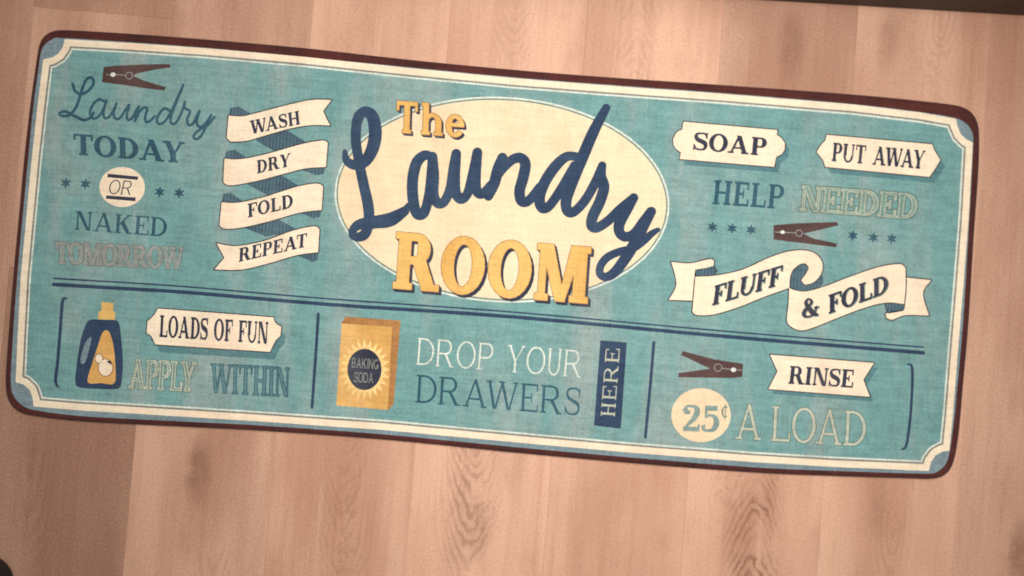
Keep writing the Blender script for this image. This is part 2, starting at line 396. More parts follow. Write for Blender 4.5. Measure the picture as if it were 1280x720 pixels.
# ------------------------------------------------------------------ slab serif alphabet, drawn as convex pieces (cap height 1)
def alphabet(St, Th, h, e):
    """St stem, Th hairline, h serif thickness, e serif overhang"""
    def box(x0, y0, x1, y1): return [(x0, y0), (x1, y0), (x1, y1), (x0, y1)]
    def para(xb, xt, w, y0=0, y1=1): return [(xb, y0), (xb + w, y0), (xt + w, y1), (xt, y1)]
    def serif(xc, w, y): return box(xc - w / 2 - e, y, xc + w / 2 + e, y + h)
    def stem(x, w=St, top=True, bot=True, y1=1):
        o = [box(x, 0, x + w, y1)]
        if bot: o.append(serif(x + w / 2, w, 0))
        if top: o.append(serif(x + w / 2, w, y1 - h))
        return o
    def arc(cx, cy, rx, ry, a0, a1, wx, wy, n=None):
        n = n or max(4, int(abs(a1 - a0) / 14)); o = []
        for k in range(n):
            t0 = R_(a0 + (a1 - a0) * k / n - 1.2); t1 = R_(a0 + (a1 - a0) * (k + 1) / n + 1.2)
            p = lambda t, i: (cx + (rx - (wx if i else 0)) * math.cos(t), cy + (ry - (wy if i else 0)) * math.sin(t))
            o.append([p(t0, 0), p(t1, 0), p(t1, 1), p(t0, 1)])
        return o
    def bowl(xs, y0, y1, xr, wx=St, wy=Th):
        rx = min((y1 - y0) * .52, xr - xs); xc = xr - rx; ym, ry = (y0 + y1) / 2, (y1 - y0) / 2
        return [box(xs, y1 - wy, xc + .01, y1), box(xs, y0, xc + .01, y0 + wy)] + arc(xc, ym, rx, ry, -90, 90, wx, wy)
    def stroke(P, w):
        Q = catmull(np.c_[np.array(P, float), np.array(w, float)], 6, False); o = []
        for k in range(len(Q) - 1):
            d0 = Q[min(k + 1, len(Q) - 1)] - Q[max(k - 1, 0)]; d1 = Q[min(k + 2, len(Q) - 1)] - Q[k]
            t0 = d0[:2] / (np.hypot(*d0[:2]) + 1e-9); t1 = d1[:2] / (np.hypot(*d1[:2]) + 1e-9)
            n0 = np.array((-t0[1], t0[0])); n1 = np.array((-t1[1], t1[0]))
            a, b = Q[k, :2] - t0 * .012, Q[k + 1, :2] + t1 * .012
            o.append([tuple(a + n0 * Q[k, 2] / 2), tuple(b + n1 * Q[k + 1, 2] / 2), tuple(b - n1 * Q[k + 1, 2] / 2), tuple(a - n0 * Q[k, 2] / 2)])
        return o
    G = {}
    x = e + .02
    # E F L T arms with beaks
    def arm(x0, x1, y, up): # up: beak direction
        b = [box(x0, y, x1, y + Th)]
        bk = .17 + h * .4
        b.append(box(x1 - h * .95, y - (bk if up < 0 else 0), x1, y + Th + (bk if up > 0 else 0)))
        return b
    G['A'] = (1.0 + St * .3, [para(.10, .46, Th), para(.5 + St * .3 - St * .55, 0, 0)] if 0 else
              [para(.12, .50 - Th * .3, Th * 1.15), para(.92 - St * .75, .50 - St * .45, St), box(.24, .26, .80, .26 + Th),
               serif(.12 + Th / 2, Th + .06, 0), serif(.92 - St * .2, St, 0)])
    G['B'] = (.80, stem(x, bot=False, top=False) + [box(.02, 0, x + .05, h), box(.02, 1 - h, x + .05, 1)] + bowl(x, .50 - Th * .5, 1, .72) + bowl(x, 0, .50 + Th * .5, .80))
    G['D'] = (.88, stem(x, bot=False, top=False) + [box(.02, 0, x + .05, h), box(.02, 1 - h, x + .05, 1)] + bowl(x, 0, 1, .88))
    G['E'] = (.78, stem(x, top=False, bot=False) + [box(.02, 0, x + .05, h), box(.02, 1 - h, x + .05, 1)] + arm(x, .74, 1 - Th, -1) + arm(x, .78, 0, 1) + [box(x, .5 - Th / 2, .52, .5 + Th / 2), box(.52 - h * .8, .34, .52, .66)])
    G['F'] = (.74, stem(x, top=False) + [box(.02, 1 - h, x + .05, 1)] + arm(x, .74, 1 - Th, -1) + [box(x, .5 - Th / 2, .52, .5 + Th / 2), box(.52 - h * .8, .34, .52, .66)])
    G['G'] = (.92, arc(.46, .5, .46, .5, 48, 330, St, Th) + [box(.92 - St, .04, .92, .45), box(.60, .45 - h, .96, .45)])
    G['H'] = (x * 2 + St * 2 + .34, stem(x) + stem(x + St + .34) + [box(x, .5 - Th / 2, x + St + .4, .5 + Th / 2)])
    G['I'] = (x * 2 + St, stem(x))
    G['K'] = (.98, stem(x) + [[(x + St * .6, .34), (.78 + Th * .4, 1), (.78 - Th, 1), (x + St * .6, .34 + Th * 1.5)],
                             [(x + St + .06, .50), (x + St + .22, .66), (.76 + St * .55, 0), (.76 - St * .55, 0)], serif(.78, Th + .05, 1 - h), serif(.80, St * .9, 0)])
    G['L'] = (.76, stem(x, bot=False) + [box(.02, 0, x + .05, h)] + arm(x, .76, 0, 1))
    G['M'] = (1.20, stem(x, Th * 1.1, top=False) + stem(1.20 - x - St, St, top=False) + [box(.02, 1 - h, x + St * .9, 1), box(1.2 - x - St, 1 - h, 1.18, 1),
                    [(x, 1), (x + St * 1.05, 1), (.58 + St * .4, 0), (.58 - St * .4, 0)], [(1.2 - x - St * .8 - Th, 1), (1.2 - x - St * .4, 1), (.58 + St * .35, 0), (.58 + St * .35 - Th, 0)]])
    G['N'] = (x * 2 + Th * 2.2 + .55, stem(x, Th * 1.1, top=False) + stem(x + Th * 1.1 + .55, Th * 1.1, bot=False) + [box(.02, 1 - h, x + .1, 1),
                    [(x, 1), (x + St * 1.05, 1), (x + Th * 2.2 + .55, 0), (x + Th * 2.2 + .55 - St * 1.05, 0)]])
    G['O'] = (.94, arc(.47, .5, .47, .515, 0, 360, St, Th))
    G['P'] = (.78, stem(x, top=False) + [box(.02, 1 - h, x + .05, 1)] + bowl(x, .42, 1, .78))
    G['R'] = (.96, stem(x, top=False) + [box(.02, 1 - h, x + .05, 1)] + bowl(x, .45, 1, .78) + [[(.42, .47), (.42 + St * 1.05, .52), (.80 + St * .55, 0), (.80 - St * .55, 0)], serif(.82, St * .9, 0)])
    G['S'] = (.70, stroke([(.62, .74), (.55, .92), (.36, 1 - Th / 2), (.15, .90), (.10, .74), (.20, .59), (.37, .51), (.55, .42), (.61, .26), (.54, .09), (.34, Th / 2), (.14, .09), (.06, .26)],
                         [Th * .8, Th, Th, Th * 1.25, St * .8, St, St * 1.05, St, St * .8, Th * 1.25, Th, Th, Th * .8]) + [box(.60, .66, .60 + h * .7, 1), box(.04 - h * .3, 0, .04 + h * .4, .34)])
    c = .43
    G['T'] = (.86, stem(c - St / 2, top=False) + [box(.02, 1 - Th, .84, 1), box(.02, .70, .02 + h * .9, 1), box(.84 - h * .9, .70, .84, 1)])
    uL, uR = x, x + St + .42
    G['U'] = (uR + Th * 1.1 + x, [box(uL, .36, uL + St, 1), box(uR, .36, uR + Th * 1.1, 1), serif(uL + St / 2, St, 1 - h), serif(uR + Th * .55, Th, 1 - h)] +
              arc((uL + uR + Th * 1.1) / 2, .37, (uR + Th * 1.1 - uL) / 2, .385, 180, 360, (St + Th) / 2, Th))
    G['V'] = (.98, [para(.46 - St * .45, .10, St), para(.50 - Th * .4, .82, Th * 1.1), serif(.10 + St / 2, St, 1 - h), serif(.84, Th, 1 - h)])
    G['W'] = (1.38, [para(.40 - St * .45, .10, St), para(.42 - Th * .2, .70 - Th * .5, Th * 1.1), para(.98 - St * .45, .66 - St * .35, St), para(1.0 - Th * .2, 1.24, Th * 1.1),
                     serif(.10 + St / 2, St, 1 - h), serif(.68, St, 1 - h), serif(1.26, Th, 1 - h)])
    G['Y'] = (.96, [box(.49 - St / 2, 0, .49 + St / 2, .46), serif(.49, St, 0), [(.49 - St / 2, .38), (.49 + St / 2, .46), (.14 + St * .95, 1), (.14 - St * .05, 1)],
                    [(.49, .40), (.49 + St / 2, .44), (.86 + Th * .5, 1), (.86 - Th * .6, 1)], serif(.14 + St * .4, St * .9, 1 - h), serif(.86, Th, 1 - h)])
    G['&'] = (1.0, stroke([(.86, .50), (.74, .24), (.56, .06), (.32, .03), (.13, .12), (.10, .28), (.24, .46), (.44, .60), (.54, .78), (.46, .93), (.33, .96), (.22, .84), (.26, .68), (.45, .40), (.68, .14), (.92, .03)],
                         [Th, Th, Th, Th, St * .8, St * .9, St * .8, Th * 1.2, St * .7, Th, Th, St * .7, St * .9, St * 1.1, St * 1.1, Th]) + [box(.68, .50 - h, .98, .50)])
    G['2'] = (.70, stroke([(.08, .74), (.14, .92), (.34, 1 - Th / 2), (.54, .88), (.56, .68), (.42, .44), (.22, .24), (.08, .06)],
                         [St * .9, Th * 1.2, Th, St * .8, St, St * .8, Th * 1.2, Th]) + [box(.04, 0, .66, St * .75), box(.62, 0, .62 + Th * .8, .28), box(.05, .64, .05 + St, .80)])
    G['5'] = (.70, stroke([(.16, .56), (.34, .64), (.54, .56), (.61, .34), (.52, .12), (.32, Th / 2), (.13, .08), (.08, .24)],
                         [Th, Th, St * .7, St, St * .8, Th, Th * 1.2, St * .8]) + [box(.12, .54, .12 + Th, 1), box(.12, 1 - St * .8, .62, 1)])
    G['¢'] = (.62, arc(.31, .5, .29, .36, 50, 310, St * .8, Th) + [box(.29, 0, .29 + Th, 1)])
    G['h'] = (.86, stem(x, top=False) + [box(.02, 1 - h, x + .05, 1)] + stem(x + St + .28, top=False, y1=.45) + arc(x + St * 1.0 + .14, .42, .14 + St * 1.0, .27, 0, 180, St, Th) )
    G['e'] = (.74, arc(.36, .345, .36, .36, 0, 325, St, Th) + [box(.1, .32, .70, .32 + Th * .9)])
    return G
def slim(w, cap=.0):                        # plain condensed sans letters for the tiny badge
    return alphabet(w, w, 0.02, 0.0)
BOLD = alphabet(.24, .105, .10, .07); HEAVY = alphabet(.28, .15, .13, .075); MED = alphabet(.17, .075, .07, .08); SIGN = alphabet(.22, .125, .105, .06); ROOMF = alphabet(.27, .14, .12, .07); SEMI = alphabet(.20, .10, .085, .08); THIN = alphabet(.115, .07, .055, .075); HAIR = alphabet(.085, .06, .04, .06)
SANS = alphabet(.16, .13, .13, .0); OPEN = alphabet(.20, .085, .07, .08); ITAL = alphabet(.10, .075, .05, .02)
KERN = {'AY': .18, 'AW': .16, 'WA': .16, 'AT': .14, 'RY': .06, 'AP': .0, 'LY': .14, 'DA': .05, 'OA': .05, 'OW': .05, 'TO': .04, 'FO': .04, 'AD': .0, 'LO': .0, 'YA': .16, 'FU': 0}
def text(s, P0, P1, up, font, track=.07, space=.38):
    """field of a line of lettering from its base-line start to its base-line end; up = the cap-height vector"""
    P0, P1, up = (np.array(q, float) for q in (P0, P1, up))
    x = 0; run = []
    for i, ch in enumerate(s):
        if ch == ' ': x += space; continue
        w, pg = font[ch]; run.append((x, pg)); x += w + track
        if i + 1 < len(s): x -= KERN.get(s[i:i + 2], 0)
    x -= track
    ax = (P1 - P0) / x
    polys = []
    for ox, pg in run:
        for p in pg:
            q = np.array([P0 + ax * (ox + a) + up * b for a, b in p])
            ar = sum(q[i - 1][0] * q[i][1] - q[i][0] * q[i - 1][1] for i in range(len(q)))
            polys.append(q if ar > 0 else q[::-1])
    A = np.concatenate(polys)
    bb = (A[:, 0].min(), A[:, 1].min(), A[:, 0].max(), A[:, 1].max())
    def f(X, Y):
        o = np.full(X.shape, -9.0)
        flat = X.ndim == 2
        for q in polys:
            pad = 4.0
            if flat:
                i0, i1 = np.searchsorted(X[0], (q[:, 0].min() - pad, q[:, 0].max() + pad)); j0, j1 = np.searchsorted(Y[:, 0], (q[:, 1].min() - pad, q[:, 1].max() + pad))
                if i0 >= i1 or j0 >= j1: continue
                sl = (slice(j0, j1), slice(i0, i1))
            else: sl = slice(None)
            x_, y_ = X[sl], Y[sl]; m = np.full(x_.shape, 1e9)
            for k in range(len(q)):
                (a, b), (c, d_) = q[k], q[(k + 1) % len(q)]
                l = math.hypot(c - a, d_ - b)
                if l < 1e-9: continue
                m = np.minimum(m, ((c - a) * (y_ - b) - (d_ - b) * (x_ - a)) / l)
            o[sl] = np.maximum(o[sl], m)
        return o
    return Fd(f, bb)

REG = dict(A=(40, 60, 4), B=(40, 200, 4.5), C=(250, 100, 2.88), D=(410, 100, 3.6), E=(620, 100, 3.6), F=(410, 260, 5.143), G=(620, 260, 5.142),
           H=(820, 120, 3.048), I=(820, 260, 3.048), J=(0, 340, 3.6), K=(150, 370, 4.8), L=(390, 380, 4.5), M=(580, 390, 4.235), N=(800, 410, 2.909))
def Z(r, pts):
    x, y, k = REG[r]
    return [(x + a / k, y + b / k) for a, b in pts]
def U(r, v): return (v[0] / REG[r][2], v[1] / REG[r][2])
def ztext(s, r, p0, p1, up, font, **kw): return text(s, Z(r, [p0])[0], Z(r, [p1])[0], U(r, up), font, **kw)

#BUILD
# ------------------------------------------------------------------ floor of wide planks
PL_DIR = None
def build_floor():
    m = wood()
    # seam direction and pitch measured on the floor plane
    a = at(395, 0, 0); b = at(335, 690, 0)
    dv = (b - a)[:2]; dv = -dv / np.hypot(*dv)                # along the boards, away from the viewer
    du = np.array([dv[1], -dv[0]])                            # across, to the right
    p0 = at(345, 540, 0)[:2] @ du; p1 = at(1200, 590, 0)[:2] @ du
    pitch = (p1 - p0) / 5
    V, Fc, UV, SD, FG, KN, PW = [], [], [], [], [], [], []
    figs = {(0, 0): (436, 545, .3), (1, 0): (598, 540, .75), (3, 0): (936, 742, 1.0), (2, 1): (790, 115, .35), (1, 1): (650, -60, .25)}
    knots = {(-1, 0): (249, 592, 1), (3, 1): (990, 58, .8), (4, 1): (1112, 46, .6), (5, 0): (1276, 692, 1), (4, 0): (1098, 626, .5), (1, 0): (600, 655, .6)}
    g, bev, dep = .00006, .0007, .00028
    joint = at(120, 15, 0)[:2] @ dv                           # the end joint seen beyond the mat's far left corner
    tone_far = {-4: .3, -3: .16, -2: .38, -1: .38, 0: .78, 1: .82, 2: .8, 3: .26, 4: .46, 5: .3, 6: .4}  # board tones; left ones lowered further to paint in shade at the far side
    tone_near = {-4: .4, -3: .02, -2: -.18, -1: .34, 0: .72, 1: .8, 2: .8, 3: .78, 4: .72, 5: .3, 6: .4}  # board tones; leftmost ones darkened extra, painting shade into the near left corner
    for k in range(-12, 16):
        xa, xb = p0 + k * pitch + g, p0 + (k + 1) * pitch - g
        rr = random.Random(k * 7 + 5)
        mid = -.06 + .12 * rr.random()
        cuts = [-3.5, -1.75 + mid, mid, 1.75 + mid, 3.5]
        if k in (5, -3): cuts = [-3.5, -1.2, 1.2, 3.5]
        if k == -2: cuts = [-3.5, joint - 2.3, mid, joint, joint + 1.7]
        for ya, yb in zip(cuts[:-1], cuts[1:]):
            ya2, yb2 = ya + g, yb - g
            ring0 = [(xa, ya2), (xb, ya2), (xb, yb2), (xa, yb2)]
            ring1 = [(xa + bev, ya2 + bev), (xb - bev, ya2 + bev), (xb - bev, yb2 - bev), (xa + bev, yb2 - bev)]
            n = len(V); q_ = rr.random(); s = ((tone_near if yb <= mid + .01 else tone_far).get(k, q_), rr.random())
            if k == -2 and ya >= joint - .01: s = (.22, s[1])
            xc = (xa + xb) / 2
            for q, z in [(c_, -.004) for c_ in ring0] + [(c_, -dep) for c_ in ring0] + [(c_, 0.0) for c_ in ring1]:
                V.append((*(du * q[0] + dv * q[1]), z))
            off = ya * 0 + k * 3.7 + (11 if ya > -.2 else 0)
            loc = [(q[0] - xc, q[1] + off) for q in ring0] * 2 + [(q[0] - xc, q[1] + off) for q in ring1]
            far_ = int(ya > mid - .01)
            def loc_of(tab):
                if (k, far_) not in tab or (k == -2 and far_): return (0, 900), 0
                q_ = tab[(k, far_)]; p_ = at(q_[0], q_[1], 0)[:2]; return (p_ @ du - xc, p_ @ dv + off), q_[2]
            (fgp, fst), (knp, kst) = loc_of(figs), loc_of(knots)
            fs = [(8, 9, 10, 11)] + [(i, (i + 1) % 4, 4 + (i + 1) % 4, 4 + i) for i in range(4)] + [(4 + i, 4 + (i + 1) % 4, 8 + (i + 1) % 4, 8 + i) for i in range(4)]
            for f in fs:
                Fc.append([n + i for i in f]); UV += [loc[i] for i in f]; SD += [s] * 4; FG += [fgp] * 4; KN += [knp] * 4; PW += [(fst, kst)] * 4
    o = link('floor', V, Fc, m, origin=(0, 0, 0))
    o['kind'] = 'structure'
    for nm, dat in (('plank', UV), ('seed', SD), ('figure', FG), ('knot', KN), ('power', PW)):
        l = o.data.uv_layers.new(name=nm)
        l.data.foreach_set('uv', np.array(dat, 'f').ravel())
    o.data.materials[0] = m
    under = link('subfloor', [(-4, -4, -.004), (4, -4, -.004), (4, 4, -.004), (-4, 4, -.004)], [(0, 1, 2, 3)], plain('dark_seam', (70, 50, 40), .9))
    under['kind'] = 'structure'
build_floor()

# ------------------------------------------------------------------ the mat
root = bpy.data.objects.new('floor_mat', None); COL.objects.link(root)
c0 = at(617, 322, 0); root.location = Vector(c0); WORLD_AT['floor_mat'] = c0; root.empty_display_size = .1
tag(root, 'long teal printed laundry mat with cream frame and dark red edge on the wood floor', 'floor mat')

OUT = [(46.5, 70), (49.5, 54), (55, 45), (64, 39.5), (80, 37.5), (160, 42), (260, 49.5), (380, 60), (510, 74.5), (640, 87), (760, 96.5), (900, 106), (1065, 118), (1150, 126), (1197, 132),
       (1213, 139), (1221, 150), (1224, 168), (1223, 215), (1217, 300), (1211, 400), (1204, 480), (1199, 537), (1194, 570), (1188, 587), (1178, 596), (1160, 599),
       (1140, 598), (1040, 595), (940, 590.5), (790, 579), (640, 565.5), (480, 549.5), (320, 538), (200, 532), (100, 526.5), (40, 519.5), (22, 514), (11, 502), (7, 482), (9, 440),
       (17, 340), (24, 265), (30, 200), (38, 130)]
def mat_body():
    P = rounded(OUT, 3.0, 6)
    N = len(P)
    tg = np.roll(P, -1, 0) - np.roll(P, 1, 0); tg /= np.hypot(tg[:, 0], tg[:, 1])[:, None]
    nrm = np.stack([-tg[:, 1], tg[:, 0]], 1)                 # inward for this winding (y runs down)
    if (nrm[0] @ (P.mean(0) - P[0])) < 0: nrm = -nrm
    for _ in range(4): nrm = (np.roll(nrm, 1, 0) + nrm + np.roll(nrm, -1, 0)) / 3
    prof = [(1.6, 0), (.3, .0016), (0, .0044), (.5, .0072), (1.9, .0090), (3.6, .0097), (5.2, ZT - .0001)]
    V, Fc = [], []
    for k, (ins, z) in enumerate(prof):
        q = P + nrm * ins
        V += at(q[:, 0], q[:, 1], z).tolist()
    for k in range(len(prof) - 1):
        for i in range(N):
            j = (i + 1) % N
            Fc.append((k * N + i, k * N + j, (k + 1) * N + j, (k + 1) * N + i))
    top = [(len(prof) - 1) * N + i for i in range(N)]
    Fc.append(top); Fc.append([i for i in range(N)][::-1])
    Fc = [f[::-1] for f in Fc]
    return link('mat_body', V, Fc, MT['maroon'], root, smooth=False)
body = mat_body()
for p in body.data.polygons: p.use_smooth = len(p.vertices) == 4

MARG = [(49.5, 76), (52, 62), (58, 53.5), (68, 48.5), (84, 47.7), (260, 60), (510, 84), (640, 96.5), (760, 106), (900, 116), (1065, 130), (1150, 140), (1190, 146.5), (1205, 152), (1213.5, 162), (1216.5, 180),
        (1210, 300), (1204, 400), (1197, 480), (1192, 530), (1187, 565), (1182, 581), (1172, 589), (1158, 592), (1040, 588.5), (940, 584), (790, 572), (640, 558.5), (480, 543), (320, 531.5), (200, 525.5), (100, 520), (42, 512.5), (28, 507),
        (18, 497), (13.5, 482), (15, 440), (22, 340), (35, 200), (42, 130)]
margin = pr('border_margin', poly(rounded(MARG, 3, 4)), 'margin', root, 1, .8)
FR = ([(81, 49)] + [(160, 53.5), (260, 60.5), (380, 71), (510, 85), (640, 97.5), (760, 107), (900, 117), (1065, 130.5), (1150, 140.5), (1195, 148.6)] +
      [(1196.5, 157), (1201, 167.5), (1208, 174.5), (1216, 178)] + [(1211, 270), (1204, 360), (1197, 444), (1191, 520), (1186.7, 563)] +
      [(1178, 564.5), (1170, 569), (1164, 577), (1161, 588.8)] + [(1040, 583.5), (940, 577.5), (790, 566), (640, 552.5), (480, 537.5), (320, 526.5), (200, 519), (100, 513), (41.7, 508)] +
      [(41, 498), (37.5, 488), (30, 481), (19.4, 477.5)] + [(22, 420), (26, 345), (33, 270), (39.5, 200), (46, 140), (54, 74)] + [(65, 72), (73, 67), (78.5, 59)])
fr = poly(FR)
pr('border_frame', fr, 'cream', root, 2, .7)
pr('border_line', grow(fr, -8.3), 'stone', root, 3, .7)
pr('border_line', grow(fr, -10.6), 'white', root, 4, .7)
panel = pr('panel', grow(fr, -12.8), 'teal', root, 5, .7)

# --- rules
def rule(P, w): return brush(P, w / 2, 4)
T1 = [(67, 348), (160, 353.5), (240, 359), (410, 373.5), (640, 390), (900, 413.5), (1154, 434)]
T2 = [(67, 355.5), (160, 361), (240, 366), (410, 380.5), (640, 396), (900, 420), (1154, 441)]
pr('divider_line', rule(T1, 2.0), 'navy', root, 6, .4)
pr('divider_line', rule(T2, 4.6), 'navy', root, 6, .4)
pr('divider_line', brush(Z('J', [(300, 120), (282, 130), (272, 250), (260, 400), (250, 490), (264, 520)]), [1, 2, 2, 2, 2, 1]), 'navy', root, 6, .35)
pr('divider_line', brush(Z('K', [(1190, 108), (1178, 300), (1152, 668)]), 1.9), 'navy', root, 6, .35)
pr('divider_line', brush(Z('M', [(1005, 162), (985, 400), (960, 662)]), 1.9), 'navy', root, 6, .35)
pr('divider_line', brush(Z('N', [(972, 132), (990, 150), (986, 290), (970, 420), (950, 442)]), [.9, 1.8, 1.7, 1.7, .9]), 'navy', root, 6, .35)

# --- clothes pegs
def peg(r, pts, hole, ring, line):
    o = pr('clothespin', poly(Z(r, pts)), 'peg', root, 6, .3)
    k = REG[r][2]; (hx, hy, hr), (rx, ry, rr) = hole, ring
    H0 = Z(r, [(hx, hy)])[0]; R0 = Z(r, [(rx, ry)])[0]
    pr('peg_spring', union(band(ell(*R0, rr / k, rr / k), 0, 1.1), brush(Z(r, line), .55)), 'pegline', o, 7, .2)
    pr('peg_hole', ell(*H0, hr / k * 1.2, hr / k), 'white', o, 8, .2)
peg('A', [(358, 95), (420, 88), (560, 82), (688, 80), (693, 97), (610, 109), (522, 128), (508, 140), (560, 163), (672, 196), (660, 213), (560, 200), (440, 182), (350, 171)],
    (405, 133, 11), (486, 138, 19), [(372, 133), (440, 134), (468, 137)])
peg('I', [(448, 65), (540, 58), (690, 53), (695, 66), (620, 84), (562, 98), (600, 116), (690, 136), (686, 150), (560, 134), (448, 120)],
    (482, 92, 7), (545, 96, 14), [(455, 92), (500, 93), (530, 95)])
peg('N', [(155, 84), (270, 114), (375, 130), (372, 178), (330, 182), (140, 179), (139, 164), (255, 148), (150, 98)],
    (340, 152, 8), (284, 144, 15), [(300, 146), (326, 150), (368, 153)])

# --- stars
def star(cx, cy, r):
    q = []
    for k in range(12):
        a = -math.pi / 2 + .1 + k * math.pi / 6; rr = r if k % 2 == 0 else r * .36
        q.append((cx + rr * math.cos(a), cy + rr * math.sin(a)))
    pr('star', grow(poly(q), .8), 'slate', root, 6, .25)
for p in Z('B', [(190, 130), (300, 135), (718, 180), (828, 185)]): star(*p, 5.8)
for p in Z('I', [(215, 72), (290, 78), (362, 83), (750, 105), (828, 113), (898, 117)]): star(*p, 5.6)

# --- top left: script, lettering and the round badge
scr = [
    [(91, 105), (94, 114), (102, 117.5), (112, 112), (117, 103), (114, 97), (107.5, 100), (101.5, 115), (96, 132), (87.5, 143.5), (78, 145), (74.5, 141.5), (82, 139.5), (95, 146), (105, 150), (113, 147), (117, 141)],
    Z('A', [(362, 268), (335, 257), (305, 282), (290, 325), (308, 353), (340, 335), (366, 285), (372, 265)]) , Z('A', [(372, 262), (357, 320), (364, 350), (385, 345), (408, 310), (422, 278)]),
    Z('A', [(422, 278), (408, 325), (418, 354), (442, 348), (470, 305), (487, 285), (474, 335), (480, 360), (500, 350), (522, 310), (534, 292)]),
    Z('A', [(534, 292), (514, 365), (535, 322), (560, 298), (576, 304), (566, 345), (572, 370), (594, 362), (615, 340)]),
    Z('A', [(685, 312), (662, 302), (636, 330), (624, 366), (645, 380), (676, 352), (718, 270), (757, 184)]), Z('A', [(757, 184), (706, 310), (692, 362), (706, 381), (728, 362), (752, 310), (764, 272)]),
    Z('A', [(764, 270), (764, 300), (790, 316), (776, 355), (782, 385), (806, 376), (832, 322)]),
    Z('A', [(838, 315), (824, 368), (836, 394), (862, 384), (894, 338)]), Z('A', [(896, 335), (862, 410), (840, 445), (818, 456), (808, 440), (832, 412), (876, 388), (912, 345)])]
wdt = [1.9] + [1.6] * 9
pr('script_lettering', union(*[brush(s, w) for s, w in zip(scr, wdt)]), 'deepteal', root, 7, .3)
pr('lettering', ztext('TODAY', 'A', (206, 533), (762, 577), (-2, -106), BOLD, track=.05), 'slate', root, 7, .3)
bd = pr('round_badge', ell(152.7, 233.8, 28.4, 25, .05), 'cream', root, 6, .5)
pr('badge_line', poly(Z('B', [(425, 77), (597, 93), (595, 112), (424, 97)])), 'ink', bd, 7, .4)
pr('badge_line', poly(Z('B', [(418, 199), (584, 211), (581, 232), (415, 218)])), 'ink', bd, 7, .4)
pr('lettering', ztext('OR', 'B', (426, 190), (560, 199), (17, -80), ITAL, track=.12), 'ink', bd, 7, .25)
pr('lettering', ztext('NAKED', 'B', (238, 392), (755, 432), (8, -106), MED, track=.06), 'slate', root, 7, .3)

def hollow(f, halo, fill, line, out=1.6, w=.55):
    o = pr('lettering', grow(f, out), halo, root, 7, .35)
    pr('letter_fill', f, fill, o, 8, .3)
    pr('letter_outline', band(f, -w, w), line, o, 9, .25)
    return o
hollow(ztext('TOMORROW', 'B', (132, 580), (848, 612), (2, -118), OPEN, track=.03), 'taupe', 'tanfill', 'tanline', 1.7, .45)

# --- ribbon of four
def ribbon(shapes, mat_, name='banner'): pass
rb_fold = [[(103, 130), (108, 101), (138, 95), (182, 120), (150, 133)], [(192, 212), (310, 178), (390, 230), (270, 258)], [(88, 285), (92, 258), (122, 250), (162, 275), (160, 288)], [(360, 322), (452, 306), (446, 338), (420, 343)],
           [(160, 370), (285, 338), (370, 388), (250, 418)], [(78, 442), (84, 410), (110, 405), (152, 434), (140, 446)], [(350, 476), (438, 462), (433, 492), (410, 498)], [(158, 532), (280, 500), (356, 542), (240, 564)], [(345, 630), (427, 618), (422, 650), (405, 655)]]
rb_front = [[(103, 128), (150, 131), (200, 120), (300, 94), (400, 72), (473, 72), (443, 112), (468, 164), (405, 162), (330, 173), (250, 195), (170, 218), (110, 222), (96, 208)],
            [(88, 283), (130, 286), (180, 280), (260, 261), (370, 230), (440, 218), (460, 226), (453, 313), (380, 318), (300, 338), (200, 364), (110, 379), (84, 368)],
            [(78, 440), (120, 443), (170, 436), (240, 419), (350, 384), (420, 373), (443, 383), (438, 468), (360, 477), (250, 508), (150, 531), (90, 535), (70, 523)],
            [(60, 588), (130, 598), (230, 580), (330, 544), (408, 527), (430, 537), (425, 620), (350, 630), (250, 659), (150, 682), (52, 682), (88, 640)]]
rf = pr('ribbon_fold', union(*[poly(Z('C', s)) for s in rb_fold]), 'fold', root, 6, .35)
words = [('WASH', (182, 196), (362, 159), (-5, -49)), ('DRY', (205, 338), (326, 310), (-1, -48)), ('FOLD', (172, 496), (335, 459), (-1, -50)), ('REPEAT', (138, 656), (384, 600), (3, -50))]
for s, w in zip(rb_front, words):
    q = poly(soft(Z('C', s)))
    pr('ribbon_outline', grow(q, 1.5), 'line', rf, 7, .35)
    o = pr('ribbon_banner', q, 'cream', root, 8, .35)
    pr('lettering', ztext(w[0], 'C', w[1], w[2], w[3], BOLD, track=.07), 'ink', o, 9, .25)

# --- the oval emblem
ov = ell(627.5, 249.5, 209.5, 128.5, R_(3.2))
orim = pr('oval_rim', ov, 'white', root, 7, .6)
pr('oval_line', grow(ov, -2.4), 'olive', orim, 8, .6)
emb = pr('oval_emblem', grow(ov, -4.2), 'ovalcream', root, 9, .6)
big = []
Lp = Z('D', [(76, 322), (84, 362), (120, 382), (165, 368), (200, 310), (213, 235), (200, 165), (165, 142), (134, 175), (125, 262), (138, 360), (160, 470), (180, 560), (184, 632), (168, 690), (140, 706), (114, 700), (112, 676), (142, 650), (210, 640), (280, 628), (345, 590)])
big.append(brush(Lp, [3, 5, 6.3, 7, 8, 8.2, 7.5, 6.6, 6.5, 6.3, 6.3, 6.6, 6.8, 6.8, 6.6, 6, 5.2, 5.2, 6.5, 8, 8.8, 6.0]))
big.append(brush(Z('D', [(345, 590), (358, 560)]), [5.0, 2.0]))
big.append(brush(Z('D', [(468, 348), (436, 338), (400, 370), (382, 440), (381, 520), (394, 590), (414, 608), (436, 590), (456, 510), (466, 420), (470, 350)]), [5.5, 6, 7, 7, 7, 6.8, 6.3, 6.3, 6.3, 6.3, 6]))
big.append(brush(Z('D', [(470, 345), (476, 430), (474, 510), (492, 553), (522, 548), (550, 490), (566, 400), (577, 332)]), [6.2, 6.8, 6.6, 6.3, 6, 6.2, 6.8, 6.2]))
